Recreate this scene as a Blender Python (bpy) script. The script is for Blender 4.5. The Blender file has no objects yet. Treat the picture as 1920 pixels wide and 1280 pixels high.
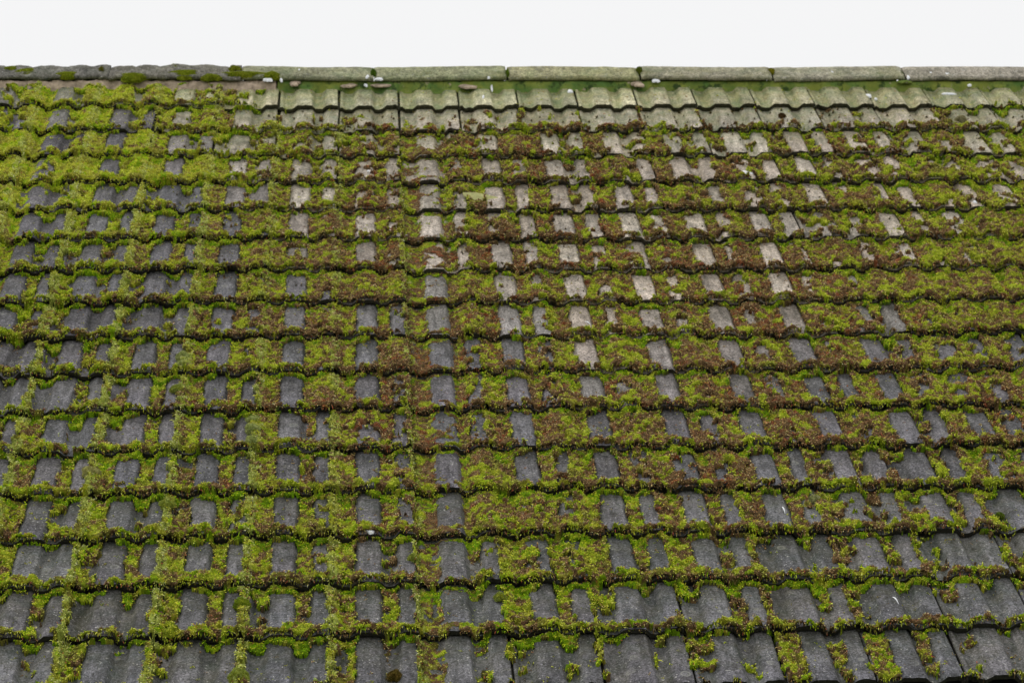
import bpy, math, random
import numpy as np
from mathutils import Matrix, Vector, Euler

# ------------------------------------------------------------------ camera, sky, sun, exposure
sc = bpy.context.scene
TH = math.radians(38.0)                    # roof pitch
ZE = 2.35                                  # height of the lowest tile course
W, G = 0.30, 0.30863                       # cover width and gauge of the tiles (m)
NROW = 17
T = 0.030                                  # step from one course to the next
F, YAW, PIT, ROL, CX, CV, CN = 4700.0, -0.067721, 0.486015, 0.026067, 0.10622, -7.02128, 4.84098

R_ROOF = Matrix.Rotation(TH, 3, 'X')
def world(u, v, n=0.0):
    return R_ROOF @ Vector((u, v, n)) + Vector((0, 0, ZE))

_cy, _sy, _cp, _sp, _cr, _sr = math.cos(YAW), math.sin(YAW), math.cos(PIT), math.sin(PIT), math.cos(ROL), math.sin(ROL)
_M = (np.array([[_cr, -_sr, 0], [_sr, _cr, 0], [0, 0, 1]]) @ np.array([[1, 0, 0], [0, _cp, -_sp], [0, _sp, _cp]])
      @ np.array([[_cy, 0, _sy], [0, 1, 0], [-_sy, 0, _cy]]))
def unproj(px, py, n=0.0):
    """point of the photograph -> place on the roof plane raised by n (used once, to survey positions)"""
    d = _M.T @ np.array([(px-960)/F, (py-640)/F, 1.0])
    # plane frame (u, -n, v)
    t = (CN - n) / d[1]
    return CX + d[0]*t, CV + d[2]*t

cam_d = bpy.data.cameras.new('camera'); cam = bpy.data.objects.new('camera', cam_d)
sc.collection.objects.link(cam); sc.camera = cam
def _w(row):
    return R_ROOF @ Vector((row[0], row[2], -row[1]))
rx, dn_, fw = _w(_M[0]), _w(_M[1]), _w(_M[2])
m = Matrix.Identity(4)
for i in range(3):
    m[i][0] = rx[i]; m[i][1] = -dn_[i]; m[i][2] = -fw[i]
m.translation = world(CX, CV, CN)
cam.matrix_world = m
cam_d.sensor_width = 36.0; cam_d.lens = 36.0*F/1920.0
cam_d.clip_start = 0.1; cam_d.clip_end = 2000
cam_d.dof.use_dof = True; cam_d.dof.focus_distance = 8.2; cam_d.dof.aperture_fstop = 8.0

world_d = bpy.data.worlds.new('World'); sc.world = world_d; world_d.use_nodes = True
nt = world_d.node_tree; nt.nodes.clear()
wo = nt.nodes.new('ShaderNodeOutputWorld'); bg = nt.nodes.new('ShaderNodeBackground')
tc = nt.nodes.new('ShaderNodeTexCoord'); sx = nt.nodes.new('ShaderNodeSeparateXYZ'); cr = nt.nodes.new('ShaderNodeValToRGB')
nt.links.new(tc.outputs['Generated'], sx.inputs[0]); nt.links.new(sx.outputs['Z'], cr.inputs[0])
e = cr.color_ramp.elements
e[0].position = 0.0; e[0].color = (0.905, 0.905, 0.91, 1)
e[1].position = 1.0; e[1].color = (1.03, 1.03, 1.05, 1)
x = e.new(0.33); x.color = (0.915, 0.918, 0.925, 1)
nt.links.new(cr.outputs[0], bg.inputs[0]); bg.inputs[1].default_value = 1.0
nt.links.new(bg.outputs[0], wo.inputs[0])

sun_d = bpy.data.lights.new('sun', 'SUN'); sun = bpy.data.objects.new('sun', sun_d); sc.collection.objects.link(sun)
sun_d.energy = 1.5; sun_d.angle = math.radians(12); sun_d.color = (1.0, 0.97, 0.92)
SUN_EL, SUN_AZ = math.radians(55), math.radians(48)     # high, to the left
sdir = Vector((-math.sin(SUN_AZ)*math.cos(SUN_EL), math.cos(SUN_AZ)*math.cos(SUN_EL), math.sin(SUN_EL)))
sun.rotation_euler = (-sdir).to_track_quat('-Z', 'Y').to_euler()
sc.view_settings.view_transform = 'Standard'; sc.view_settings.look = 'None'
sc.view_settings.exposure = 0.0; sc.view_settings.gamma = 1.0
sc.render.film_transparent = False

# ------------------------------------------------------------------ helpers
rng = np.random.default_rng(11); random.seed(11)
COL = sc.collection
def lin(c):
    c = np.asarray(c, float)/255.0
    return np.where(c <= 0.04045, c/12.92, ((c+0.055)/1.055)**2.4)
def sm(a, b, x):
    t = np.clip((x-a)/(b-a), 0, 1); return t*t*(3-2*t)
def tag(o, label, cat, group=None, kind=None):
    if label: o['label'] = label
    if cat: o['category'] = cat
    if group: o['group'] = group
    if kind: o['kind'] = kind
    return o
def mesh_np(name, verts, tris=None, quads=None, mats=(), colors=None, smooth=True, uv=None):
    me = bpy.data.meshes.new(name)
    nt_ = 0 if tris is None else len(tris); nq = 0 if quads is None else len(quads)
    me.vertices.add(len(verts)); me.vertices.foreach_set('co', np.ascontiguousarray(verts, dtype=np.float32).ravel())
    idx = []
    if nt_: idx.append(np.asarray(tris).ravel())
    if nq: idx.append(np.asarray(quads).ravel())
    idx = np.concatenate(idx).astype(np.int32)
    me.loops.add(len(idx)); me.loops.foreach_set('vertex_index', idx)
    tot = np.concatenate([np.full(nt_, 3), np.full(nq, 4)]).astype(np.int32)
    st = np.concatenate([[0], np.cumsum(tot)[:-1]]).astype(np.int32)
    me.polygons.add(len(tot)); me.polygons.foreach_set('loop_start', st); me.polygons.foreach_set('loop_total', tot)
    me.polygons.foreach_set('use_smooth', np.full(len(tot), smooth))
    for mt in mats: me.materials.append(mt)
    if colors is not None:
        a = me.color_attributes.new('col', 'FLOAT_COLOR', 'POINT')
        c4 = np.ones((len(verts), 4), np.float32); c4[:, :3] = colors
        a.data.foreach_set('color', c4.ravel())
    me.update(calc_edges=True); me.validate()
    return me
def link(name, me, parent=None, loc=(0, 0, 0), rot=(0, 0, 0)):
    o = bpy.data.objects.new(name, me); COL.objects.link(o)
    o.location = loc; o.rotation_euler = rot
    if parent: o.parent = parent
    return o
def on_roof(name, me, u, v, n=0.0, jit=(0, 0, 0)):
    o = bpy.data.objects.new(name, me); COL.objects.link(o)
    mm = (R_ROOF @ Euler(jit).to_matrix()).to_4x4(); mm.translation = world(u, v, n)
    o.matrix_world = mm
    return o
# lattice value noise on numpy arrays
_lat = rng.random((256, 256))
def vnoise(x, y, seed=0):
    x = x + seed*17.31; y = y + seed*9.77
    xi = np.floor(x).astype(np.int64); yi = np.floor(y).astype(np.int64)
    fx = x-xi; fy = y-yi; fx = fx*fx*(3-2*fx); fy = fy*fy*(3-2*fy)
    xi &= 255; yi &= 255; x1 = (xi+1) & 255; y1 = (yi+1) & 255
    return ((_lat[xi, yi]*(1-fx)+_lat[x1, yi]*fx)*(1-fy)+(_lat[xi, y1]*(1-fx)+_lat[x1, y1]*fx)*fy)
def fbm(x, y, seed=0, o=3):
    s = 0; a = 1; t = 0
    for i in range(o):
        s = s+a*vnoise(x*2**i, y*2**i, seed+i*3); t += a; a *= .55
    return s/t
def uni(f):                                   # flatten a noise field to a uniform 0..1 distribution
    smp = np.sort(f.ravel()[::97]); return np.interp(f, smp, np.linspace(0, 1, len(smp)))

# ------------------------------------------------------------------ survey of the moss, per course and tile
# per tile: A left pan, W wide roll, B middle pan, N narrow roll, J joint, E front edge, T strip below the upper tile
K0 = -6
SURV = {
1: "9345999 9139978 9947999 8264768 5300046 0000001 0000001 0000001 0000001 0000001 0000001 0000001 0000001 0000000 0000000 0000030 0000030 0000053",
2: "9455999 9269999 9143658 7269989 8111384 2131161 3211171 3323161 2321450 2211371 1122471 1211370 1111361 1012381 2132180 3131691 5121285 4299998",
3: "9999999 9145989 9199999 9124378 5155488 8752779 7668749 9664886 8387857 9363865 7233454 9382667 6252845 8181844 9383669 6466868 7373839 9899989",
4: "9999999 9499999 9289999 9399999 9273879 9482678 9364759 8485849 9196656 9142857 9882538 9142857 9683459 9296979 9483968 8787869 8586859 9799979",
5: "9994999 6326988 8101998 5102987 9163988 9181989 9792859 9384848 9281956 8161858 9281978 9681868 9495979 9286978 9691889 9883969 9398989 9999999",
6: "9994999 9122988 3061979 6183989 9298979 9097968 9296959 9293769 9483778 9192768 9184958 9184868 9071466 6585829 9295969 9499979 9699979 9999999",
7: "9999999 9131988 3051988 9191989 9199979 9499979 9196969 9683859 9092959 9193959 9485859 9196969 9194768 9793969 9598969 9699989 9999999 9999999",
8: "9999999 9051986 5040997 6021985 9196978 9196959 9899949 9198969 9194859 9095769 9094859 9095969 9094969 9798979 9998989 9999989 9999989 9999999",
9: "9999999 9164988 5020975 4020966 8296988 9198969 9093959 9199978 9093648 9094958 9196969 9095969 9198969 9453729 9897949 9999979 9999999 9999999",
10: "9999999 9010883 3080998 8090987 9095978 9098958 9099979 9195869 9095969 9098859 9099959 9195969 9197979 8162988 9495979 9399969 9999999 9999999",
11: "9999999 0000985 0070986 4090989 9092989 9099988 9096979 9196979 9194969 9095969 9098979 9093989 9081979 9195999 9694999 9899989 9999999 9999999",
12: "9999999 9050998 8031997 2060996 9041997 9043998 9483998 9492878 9098849 9098959 9093979 9097979 9195978 9060876 9182987 9294978 9999999 9999999",
13: "9999999 9090998 9080997 9361988 6081987 9083998 9084988 9299999 9193989 9095989 9396979 9091958 7060766 2170866 9494978 9399988 9999999 9999999",
14: "9999999 9090998 8050987 9030985 7184988 9095988 9085999 9299999 9796999 9191988 9182989 8082867 7451987 6070978 3032876 6040876 9999999 9999999",
15: "9999999 9090998 9010885 7090985 9090997 9094988 8030796 8062988 9596999 9071986 8060876 1020584 5050665 3030463 6020362 5030462 9999999 9999999",
16: "9999999 9090998 4050955 1010967 7080996 4080987 7070987 6010687 8081887 5000475 1060977 0040866 2010266 4000175 3000264 3000264 9999999 9999999",
17: "9999999 9090998 2020956 7000954 3010944 0020946 7030836 6040434 5040536 1030324 5020234 8040332 9040324 4020443 8020332 4020332 9999999 9999999",
}
KMAX = 18
tab = np.zeros((NROW+2, KMAX, 7))
for r_, s_ in SURV.items():
    for i_, t_ in enumerate(s_.split()[:KMAX]): tab[r_, i_] = [int(ch) for ch in t_]
VIS = {1: (-6, 11), 2: (-6, 11), 3: (-6, 11), 4: (-6, 10), 5: (-6, 10), 6: (-5, 10), 7: (-5, 10), 8: (-5, 9), 9: (-5, 9), 10: (-5, 9),
       11: (-5, 9), 12: (-5, 8), 13: (-5, 8), 14: (-4, 8), 15: (-4, 8), 16: (-4, 7), 17: (-4, 7)}
for r_, (a_, b_) in VIS.items():              # beyond the photograph the growth simply carries on in kind
    for k_ in range(K0, K0+KMAX):
        if k_ > b_: tab[r_, k_-K0] = tab[r_, max(0, 2*b_+1-k_-K0)]
        if k_ < a_: tab[r_, k_-K0] = tab[r_, 2*a_-1-k_-K0]
tab[0] = tab[1]; tab[18] = tab[17]

HR = 0.0215                                   # height of the rolls
PX = np.array([0, .010, .018, .052, .098, .215, .300, .325, .515, .545, .605, .715, .790, .812, .960, .978, 1.0])
PZ = np.array([0, .000, .50,  .52,  .02,  .00,  .93,  1.0,  1.0,  .93,  .00,  .00,  .93,  1.0,  .98,  .86, .80])*HR
def prof(s): return np.interp(s, PX, PZ)
def warp(u, v):                               # the old roof is not perfectly flat
    return (0.018*sm(1.5, 2.5, u)*sm(.9, 0, v) + 0.004*np.sin(u*1.7+v*.9) + 0.003*np.sin(v*2.3-u*.7))
def row_of(v):                                # course number and 0..1 position up its exposed part
    x = v/G + 1.0; i = np.floor(x); return (17-i).astype(int), x-i

# ------------------------------------------------------------------ materials
def mat(name, rough=.9, spec=.25):
    mt = bpy.data.materials.new(name); mt.use_nodes = True
    b = mt.node_tree.nodes['Principled BSDF']; b.inputs['Roughness'].default_value = rough
    b.inputs['Specular IOR Level'].default_value = spec
    return mt, mt.node_tree, b
def nd(t, k, **kw):
    n = t.nodes.new(k)
    for a, b in kw.items(): setattr(n, a, b)
    return n
def mix(t, fac, a, b, mode='MIX'):
    n = t.nodes.new('ShaderNodeMix'); n.data_type = 'RGBA'; n.blend_type = mode
    for sock, val in ((n.inputs[0], fac), (n.inputs[6], a), (n.inputs[7], b)):
        if hasattr(val, 'is_output'): t.links.new(val, sock)
        elif isinstance(val, (int, float)): sock.default_value = val
        else: sock.default_value = (*val, 1)
    return n.outputs[2]
def ramp(t, src, p):
    n = t.nodes.new('ShaderNodeValToRGB'); t.links.new(src, n.inputs[0])
    el = n.color_ramp.elements
    while len(el) < len(p): el.new(.5)
    for e_, (pos, val) in zip(el, p):
        e_.position = pos; e_.color = (val, val, val, 1) if isinstance(val, (int, float)) else (*val, 1)
    return n.outputs[0]
def noise(t, vec, scale, detail=4, rough=.6):
    n = t.nodes.new('ShaderNodeTexNoise'); n.inputs['Scale'].default_value = scale
    n.inputs['Detail'].default_value = detail; n.inputs['Roughness'].default_value = rough
    t.links.new(vec, n.inputs['Vector']); return n.outputs[0]
def shifted(t):                               # object coordinates, shifted per object
    tcn = nd(t, 'ShaderNodeTexCoord'); oi = nd(t, 'ShaderNodeObjectInfo')
    cm = nd(t, 'ShaderNodeCombineXYZ'); mu = nd(t, 'ShaderNodeMath', operation='MULTIPLY'); mu.inputs[1].default_value = 37.0
    t.links.new(oi.outputs['Random'], mu.inputs[0]); t.links.new(mu.outputs[0], cm.inputs[0]); t.links.new(mu.outputs[0], cm.inputs[1])
    ad = nd(t, 'ShaderNodeVectorMath', operation='ADD'); t.links.new(tcn.outputs['Object'], ad.inputs[0]); t.links.new(cm.outputs[0], ad.inputs[1])
    return ad.outputs[0], tcn, oi

def concrete(name, grime_shade=False, algae_z=True):
    mt, t, b = mat(name, .93, .2)
    vec, tcn, oi = shifted(t)
    base = oi.outputs['Color']
    big = ramp(t, noise(t, vec, 9, 3), [(.3, .64), (.7, 1.30)])
    c = mix(t, 1.0, base, big, 'MULTIPLY')
    mid = ramp(t, noise(t, vec, 80, 4, .75), [(.33, .50), (.67, 1.45)])
    c = mix(t, 1.0, c, mid, 'MULTIPLY')
    fine = ramp(t, noise(t, vec, 150, 2, .8), [(.32, .42), (.68, 1.7)])
    c = mix(t, 1.0, c, fine, 'MULTIPLY')
    # pale exposed grains of sand, darker pits
    sp = ramp(t, noise(t, vec, 105, 1, .5), [(.68, 0.0), (.74, 1.0)])
    c = mix(t, sp, c, (.40, .39, .38))
    pt = ramp(t, noise(t, vec, 75, 2, .6), [(.27, 1.0), (.33, 0.0)])
    c = mix(t, pt, c, (.022, .020, .018))
    mp = nd(t, 'ShaderNodeMapping'); mp.inputs['Scale'].default_value = (1.0, .14, 1.0); t.links.new(vec, mp.inputs[0])
    c = mix(t, 1.0, c, ramp(t, noise(t, mp.outputs[0], 42, 3, .6), [(.34, .66), (.52, 1.0), (.68, 1.28)]), 'MULTIPLY')
    vo = nd(t, 'ShaderNodeTexVoronoi'); vo.inputs['Scale'].default_value = 14; t.links.new(vec, vo.inputs['Vector'])
    rg = nd(t, 'ShaderNodeMath', operation='MULTIPLY')
    t.links.new(ramp(t, vo.outputs['Distance'], [(.14, .25), (.22, 1.0), (.27, 0.0)]), rg.inputs[0]); t.links.new(ramp(t, noise(t, vec, 6, 2), [(.52, 0.0), (.60, .55)]), rg.inputs[1])
    c = mix(t, rg.outputs[0], c, (.33, .33, .30))
    # lichen crust blotches
    li = ramp(t, noise(t, vec, 17, 5, .75), [(.60, 0.0), (.70, .45)])
    c = mix(t, li, c, (.30, .29, .25))
    if algae_z:                               # dirt washed into the pans, rolls weathered paler
        sz = nd(t, 'ShaderNodeSeparateXYZ'); t.links.new(tcn.outputs['Object'], sz.inputs[0])
        wv = nd(t, 'ShaderNodeMath', operation='ADD'); t.links.new(sz.outputs['Z'], wv.inputs[0])
        wn_ = nd(t, 'ShaderNodeMath', operation='MULTIPLY'); wn_.inputs[1].default_value = .02; t.links.new(noise(t, vec, 30, 3), wn_.inputs[0])
        t.links.new(wn_.outputs[0], wv.inputs[1])
        c = mix(t, 1.0, c, ramp(t, wv.outputs[0], [(.004, (.76, .75, .71)), (.031, (1.06, 1.06, 1.06))]), 'MULTIPLY')
    # green algae, alpha of the object colour sets how much; it keeps to the pans
    sep = nd(t, 'ShaderNodeSeparateXYZ'); t.links.new(tcn.outputs['Object'], sep.inputs[0])
    zz = ramp(t, sep.outputs['Z'], [(0.0, 1.0), (.018, .28)]) if algae_z else ramp(t, noise(t, vec, 5, 3), [(.35, 0.1), (.65, 1.0)])
    al = nd(t, 'ShaderNodeMath', operation='MULTIPLY'); t.links.new(zz, al.inputs[0]); t.links.new(oi.outputs['Alpha'], al.inputs[1])
    al2 = nd(t, 'ShaderNodeMath', operation='MULTIPLY'); t.links.new(al.outputs[0], al2.inputs[0])
    t.links.new(ramp(t, noise(t, vec, 22, 4, .7), [(.3, .35), (.6, 1.0)]), al2.inputs[1])
    c = mix(t, al2.outputs[0], c, mix(t, ramp(t, noise(t, vec, 13, 3), [(.4, 0.0), (.6, 1.0)]), tuple(lin((96, 132, 62))), tuple(lin((150, 154, 80)))))
    if grime_shade:
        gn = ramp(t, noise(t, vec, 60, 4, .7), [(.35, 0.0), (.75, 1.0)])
        c = mix(t, .88, c, mix(t, gn, (.014, .012, .009), (.040, .038, .022)))  # near-black mix: grime plus painted shade for the band below each course
    t.links.new(c, b.inputs['Base Color'])
    bp = nd(t, 'ShaderNodeBump'); bp.inputs['Strength'].default_value = .85; bp.inputs['Distance'].default_value = .003
    t.links.new(noise(t, vec, 120, 4, .75), bp.inputs['Height']); t.links.new(bp.outputs[0], b.inputs['Normal'])
    return mt
M_TILE = concrete('weathered concrete'); M_EDGE = concrete('grimy painted-shade tile edge', grime_shade=True)
M_CAP = concrete('ridge concrete', algae_z=False)
def moss_mat():
    mt, t, b = mat('moss', .95, .12)
    a = nd(t, 'ShaderNodeAttribute', attribute_name='col')
    tcn = nd(t, 'ShaderNodeTexCoord')
    f = ramp(t, noise(t, tcn.outputs['Object'], 160, 3, .7), [(.3, .6), (.7, 1.45)])
    t.links.new(mix(t, 1.0, a.outputs['Color'], f, 'MULTIPLY'), b.inputs['Base Color'])
    bp = nd(t, 'ShaderNodeBump'); bp.inputs['Strength'].default_value = .9; bp.inputs['Distance'].default_value = .004
    t.links.new(noise(t, tcn.outputs['Object'], 190, 3, .8), bp.inputs['Height']); t.links.new(bp.outputs[0], b.inputs['Normal'])
    return mt
M_MOSS = moss_mat()
def simple(name, col, s1=20, var=.35, rough=.9, spec=.2, bump=.0):
    mt, t, b = mat(name, rough, spec)
    tcn = nd(t, 'ShaderNodeTexCoord')
    f = ramp(t, noise(t, tcn.outputs['Object'], s1, 4, .65), [(.3, 1-var), (.7, 1+var)])
    t.links.new(mix(t, 1.0, tuple(lin(col)), f, 'MULTIPLY'), b.inputs['Base Color'])
    if bump:
        bp = nd(t, 'ShaderNodeBump'); bp.inputs['Strength'].default_value = .8; bp.inputs['Distance'].default_value = bump
        t.links.new(noise(t, tcn.outputs['Object'], s1*3, 3, .7), bp.inputs['Height']); t.links.new(bp.outputs[0], b.inputs['Normal'])
    return mt
M_MORTAR = simple('old mortar', (176, 158, 138), 28, .5, bump=.004)
M_MORTARG = simple('algae stained mortar', (112, 136, 62), 30, .45, bump=.004)
def mortar_green():
    mt, t, b = mat('algae stained mortar', .92, .2); tcn = nd(t, 'ShaderNodeTexCoord'); vec = tcn.outputs['Object']
    c = mix(t, ramp(t, noise(t, vec, 7, 4, .7), [(.38, 0.0), (.62, 1.0)]), tuple(lin((92, 122, 60))), tuple(lin((138, 146, 66))))
    c = mix(t, ramp(t, noise(t, vec, 13, 3, .7), [(.54, 0.0), (.64, 1.0)]), c, tuple(lin((60, 78, 40))))
    c = mix(t, ramp(t, noise(t, vec, 18, 4, .7), [(.62, 0.0), (.68, 1.0)]), c, tuple(lin((170, 158, 130))))
    t.links.new(c, b.inputs['Base Color'])
    bp = nd(t, 'ShaderNodeBump'); bp.inputs['Strength'].default_value = .9; bp.inputs['Distance'].default_value = .006
    t.links.new(noise(t, vec, 60, 4, .7), bp.inputs['Height']); t.links.new(bp.outputs[0], b.inputs['Normal'])
    return mt
M_MORTARG = mortar_green()
M_DROP = simple('bird lime', (232, 234, 236), 60, .12)
M_WALL = simple('rendered wall', (190, 182, 168), 8, .1, bump=.002)
M_WOOD = simple('dark painted timber', (48, 42, 38), 30, .3)
M_DECK = simple('roofing felt', (30, 29, 28), 30, .3)
M_GUT = simple('grey gutter', (176, 170, 170), 12, .15, rough=.6)
M_GRASS = simple('lawn', (62, 74, 34), 3, .4, bump=.02)
M_SLATE = simple('algae covered slate', (168, 168, 112), 40, .3, bump=.002)

# ------------------------------------------------------------------ ground and the building below the roof
gm = bpy.data.meshes.new('ground'); gm.from_pydata([(-900, -900, 0), (900, -900, 0), (900, 900, 0), (-900, 900, 0)], [], [(0, 1, 2, 3)])
gm.materials.append(M_GRASS); tag(link('ground', gm), 'mown lawn in front of the building', 'ground', kind='structure')

def boxes(name, lst, mt, parent=None):
    vs, qs = [], []
    for (x0, x1, y0, y1, z0, z1) in lst:
        k = len(vs)
        vs += [(x0, y0, z0), (x1, y0, z0), (x1, y1, z0), (x0, y1, z0), (x0, y0, z1), (x1, y0, z1), (x1, y1, z1), (x0, y1, z1)]
        qs += [[k+a for a in f] for f in ((0, 3, 2, 1), (4, 5, 6, 7), (0, 1, 5, 4), (1, 2, 6, 5), (2, 3, 7, 6), (3, 0, 4, 7))]
    me = mesh_np(name, np.array(vs, float), quads=np.array(qs), mats=(mt,), smooth=False)
    return link(name, me, parent)
def extrude_x(name, poly, x0, x1, mt, parent=None, closed=True, smooth=False):
    n = len(poly); vs = [(x0, y, z) for y, z in poly]+[(x1, y, z) for y, z in poly]
    me = bpy.data.meshes.new(name)
    fs = [(i, (i+1) % n, n+(i+1) % n, n+i) for i in range(n if closed else n-1)]
    if closed: fs += [tuple(range(n-1, -1, -1)), tuple(range(n, 2*n))]
    me.from_pydata(vs, [], fs); me.materials.append(mt)
    for p in me.polygons: p.use_smooth = smooth
    return link(name, me, parent)
U0, U1 = -2.42, 4.23                            # gable ends
V_R = 16.50*G                                  # top of the slope
apex = world(0, V_R, -.07)
eav = world(0, -G-.02+.08, -.055)
house = bpy.data.objects.new('house', None); COL.objects.link(house)
tag(house, 'building whose shaded eaves and pale gutter show below the lowest tiles at right', 'house')
HB = 2*apex.y                                  # back eaves line mirrors the front
def P(u, v, n):
    p = world(u, v, n); return (p.y, p.z)
a0 = P(0, -G+.08, -.05); a1 = P(0, V_R, -.05); a1b = P(0, V_R, -.09); a0b = P(0, -G+.08, -.075)
back = lambda p: (HB-p[0], p[1])
extrude_x('roof_deck', [a0, a1, back(a0), back(a0b), a1b, a0b], U0, U1, M_DECK, house)
wy0 = a0[0]+.32; wy1 = HB-wy0
extrude_x('wall', [(wy0, 0), (wy1, 0), (wy1, a0b[1]+.2), (apex.y, a1b[1]-.03), (wy0, a0b[1]+.2)], U0+.12, U1-.12, M_WALL, house)
boxes('fascia', [(U0, U1, a0[0]+.022, a0[0]+.045, a0[1]-.20, a0[1]-.012)], M_WOOD, house)
boxes('soffit', [(U0, U1, a0[0]+.047, wy0-.003, a0[1]-.19, a0[1]-.172)], M_WOOD, house)
# half round gutter
gy, gz, gr = a0[0]-.045, a0[1]-.055, .062
poly = [(gy-gr*math.cos(t), gz-gr*math.sin(t)) for t in np.linspace(0, math.pi, 15)]
inner = [(gy-(gr-.004)*math.cos(t), gz-(gr-.004)*math.sin(t)) for t in np.linspace(math.pi, 0, 15)]
gut = extrude_x('gutter', poly+inner, U0, U1, M_GUT, house, smooth=False)

# ------------------------------------------------------------------ the tiles
def tile_mesh(seed):
    r = np.random.default_rng(seed)
    xs = np.unique(np.concatenate([np.linspace(.012, .978, 46), PX[1:-1]])); xs = xs[(xs >= .012) & (xs <= .979)]
    ys = np.concatenate([np.linspace(0, .012, 4), np.linspace(.02, 1.14, 26)[0:]])
    X, Y = np.meshgrid(xs, ys); nx, ny = len(xs), len(ys)
    x = X*W; y = Y*G
    z = prof(X) - T*Y
    # worn, chipped front edge and slightly uneven face
    wn = fbm(x*60+seed*31, y*60, seed, 3)-.5
    front = np.exp(-(Y/.035)**2)
    z = z + wn*.0030 - front*.004*(1+1.6*(fbm(x*35+seed*7, y*0+3., seed+5, 2)-.5))
    yf = y.copy(); edge = (fbm(x*45+seed*3, y*0+7.7, seed+9, 3)-.5)*.010*front
    chips = -np.clip(fbm(x*22+seed*5, y*0+1.3, seed+13, 2)-.66, 0, 1)*-.10*front
    yf = yf + edge + chips
    top = np.stack([x, yf, z], -1).reshape(-1, 3)
    thick = .023
    bot = np.stack([x, np.maximum(yf, .0)+.002*front, prof(X)*.97 - T*Y - thick], -1).reshape(-1, 3)
    bot[:, 2] += (r.random(len(bot))-.5)*.001
    n = nx*ny; I = np.arange(n).reshape(ny, nx)
    q = np.stack([I[:-1, :-1], I[:-1, 1:], I[1:, 1:], I[1:, :-1]], -1).reshape(-1, 4)
    qb = q[:, ::-1]+n
    f = np.stack([I[0, :-1]+n, I[0, 1:]+n, I[0, 1:], I[0, :-1]], -1)
    l = np.stack([I[:-1, 0], I[1:, 0], I[1:, 0]+n, I[:-1, 0]+n], -1)
    rr = np.stack([I[1:, -1], I[:-1, -1], I[:-1, -1]+n, I[1:, -1]+n], -1)
    bk = np.stack([I[-1, 1:]+n, I[-1, :-1]+n, I[-1, :-1], I[-1, 1:]], -1)
    # interlock tongue that runs under the neighbour on the right
    k = 2*n
    tx = np.array([.955, 1.03])*W; tg = [(a_, b_, c_) for b_ in (0.004, 1.13*G) for a_ in tx for c_ in (-.004, -.012)]
    tg = np.array([(a_, b_, c_-T*b_/G) for a_, b_, c_ in tg])
    tq = np.array([(0, 1, 3, 2), (4, 6, 7, 5), (0, 2, 6, 4), (1, 5, 7, 3), (0, 4, 5, 1), (2, 3, 7, 6)])+k
    V = np.concatenate([top, bot, tg]); Q = np.concatenate([q, qb, f, l, rr, bk, tq])
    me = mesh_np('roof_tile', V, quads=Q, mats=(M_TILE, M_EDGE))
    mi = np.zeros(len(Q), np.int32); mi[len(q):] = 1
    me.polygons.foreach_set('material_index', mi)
    sh = np.zeros(len(Q), bool); sh[:len(q)] = True
    me.polygons.foreach_set('use_smooth', sh)
    return me
TM = [tile_mesh(i+1) for i in range(7)]
ORD = ['', 'first', 'second', 'third', 'fourth', 'fifth', 'sixth', 'seventh', 'eighth', 'ninth', 'tenth', 'eleventh', 'twelfth',
       'thirteenth', 'fourteenth', 'fifteenth', 'sixteenth', 'seventeenth', 'eighteenth']
def tile_colour(row, k):
    dark = np.array([99, 97, 102.]); beige = np.array([170, 159, 147.]); green = np.array([176, 170, 140.])
    # pale, bleached tiles lie high and to the right; the lower and left ones stay dark
    lim = 9.2 if k < 8 else 7.6
    lim = np.interp(k, [-6, -4, -2.4, -1, 1, 3, 5.5, 8, 11], [0, 1.0, 4.0, 7.0, 7.8, 10.2, 9.8, 8.0, 7.4])
    w = float(sm(-2.4, 2.2, lim-row+random.uniform(-.5, .5)))
    c = dark*(1-w)+beige*w
    alg = 0.0
    if row == 1: c = c*(1-.8*w)+green*.8*w; alg = .42*w
    elif row == 2: alg = .30*w
    elif row == 3: alg = .22*w
    else: alg = .03+.05*float(row > 13)
    c = c*random.uniform(.88, 1.09)
    c = c*np.array([random.uniform(.985, 1.015), 1, random.uniform(.985, 1.015)])
    return (*lin(c), alg), w
def look_words(row, k, w):
    t = tab[row, k-K0]; cov = (t[0]*.25+t[1]*.28+t[2]*.2+t[3]*.2+t[4]*.07)/9
    colr = 'beige' if w > .66 else ('greyish beige' if w > .33 else 'dark grey')
    if row == 1 and w > .5: colr = 'green stained'
    if cov < .12: mo = 'clean' if row == 1 else 'almost bare'
    elif cov < .42: mo = 'partly mossy'
    elif cov < .8: mo = 'mossy'
    else: mo = 'moss buried'
    return mo+' '+colr
off = []
for row in range(1, NROW+1):
    a, b = VIS[row]
    for k in range(K0-2, KMAX+K0+2):
        u, v = k*W, (16-row)*G
        jx, jy, jn = random.gauss(0, .0010), random.gauss(0, .0018), random.gauss(0, .0006)
        rz, ry, rxx = random.gauss(0, .0030), random.gauss(0, .0018), random.gauss(0, .0022)
        n = float(warp(np.array(u+.15), np.array(v+.15)))+jn+.001
        if random.random() < .06: jy -= random.uniform(.003, .008); rz += random.gauss(0, .006)
        o = on_roof('concrete_tile', TM[(row*5+k*3+random.randrange(2)) % 7], u+jx, v+jy, n, (rxx, ry, rz))
        kk = min(max(k, K0), K0+KMAX-1)
        c, w = tile_colour(row, k); o.color = c
        if a <= k <= b:
            where = ('top course under the ridge' if row == 1 else ('lowest course at the eaves' if row == 17 else ORD[row]+' course down'))
            tag(o, f"{look_words(row, kk, w)} roof tile, {ORD[k-a+1]} from left in {where}", 'roof tile', 'concrete tiles laid in courses on the roof')
        else: off.append(o)
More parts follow.
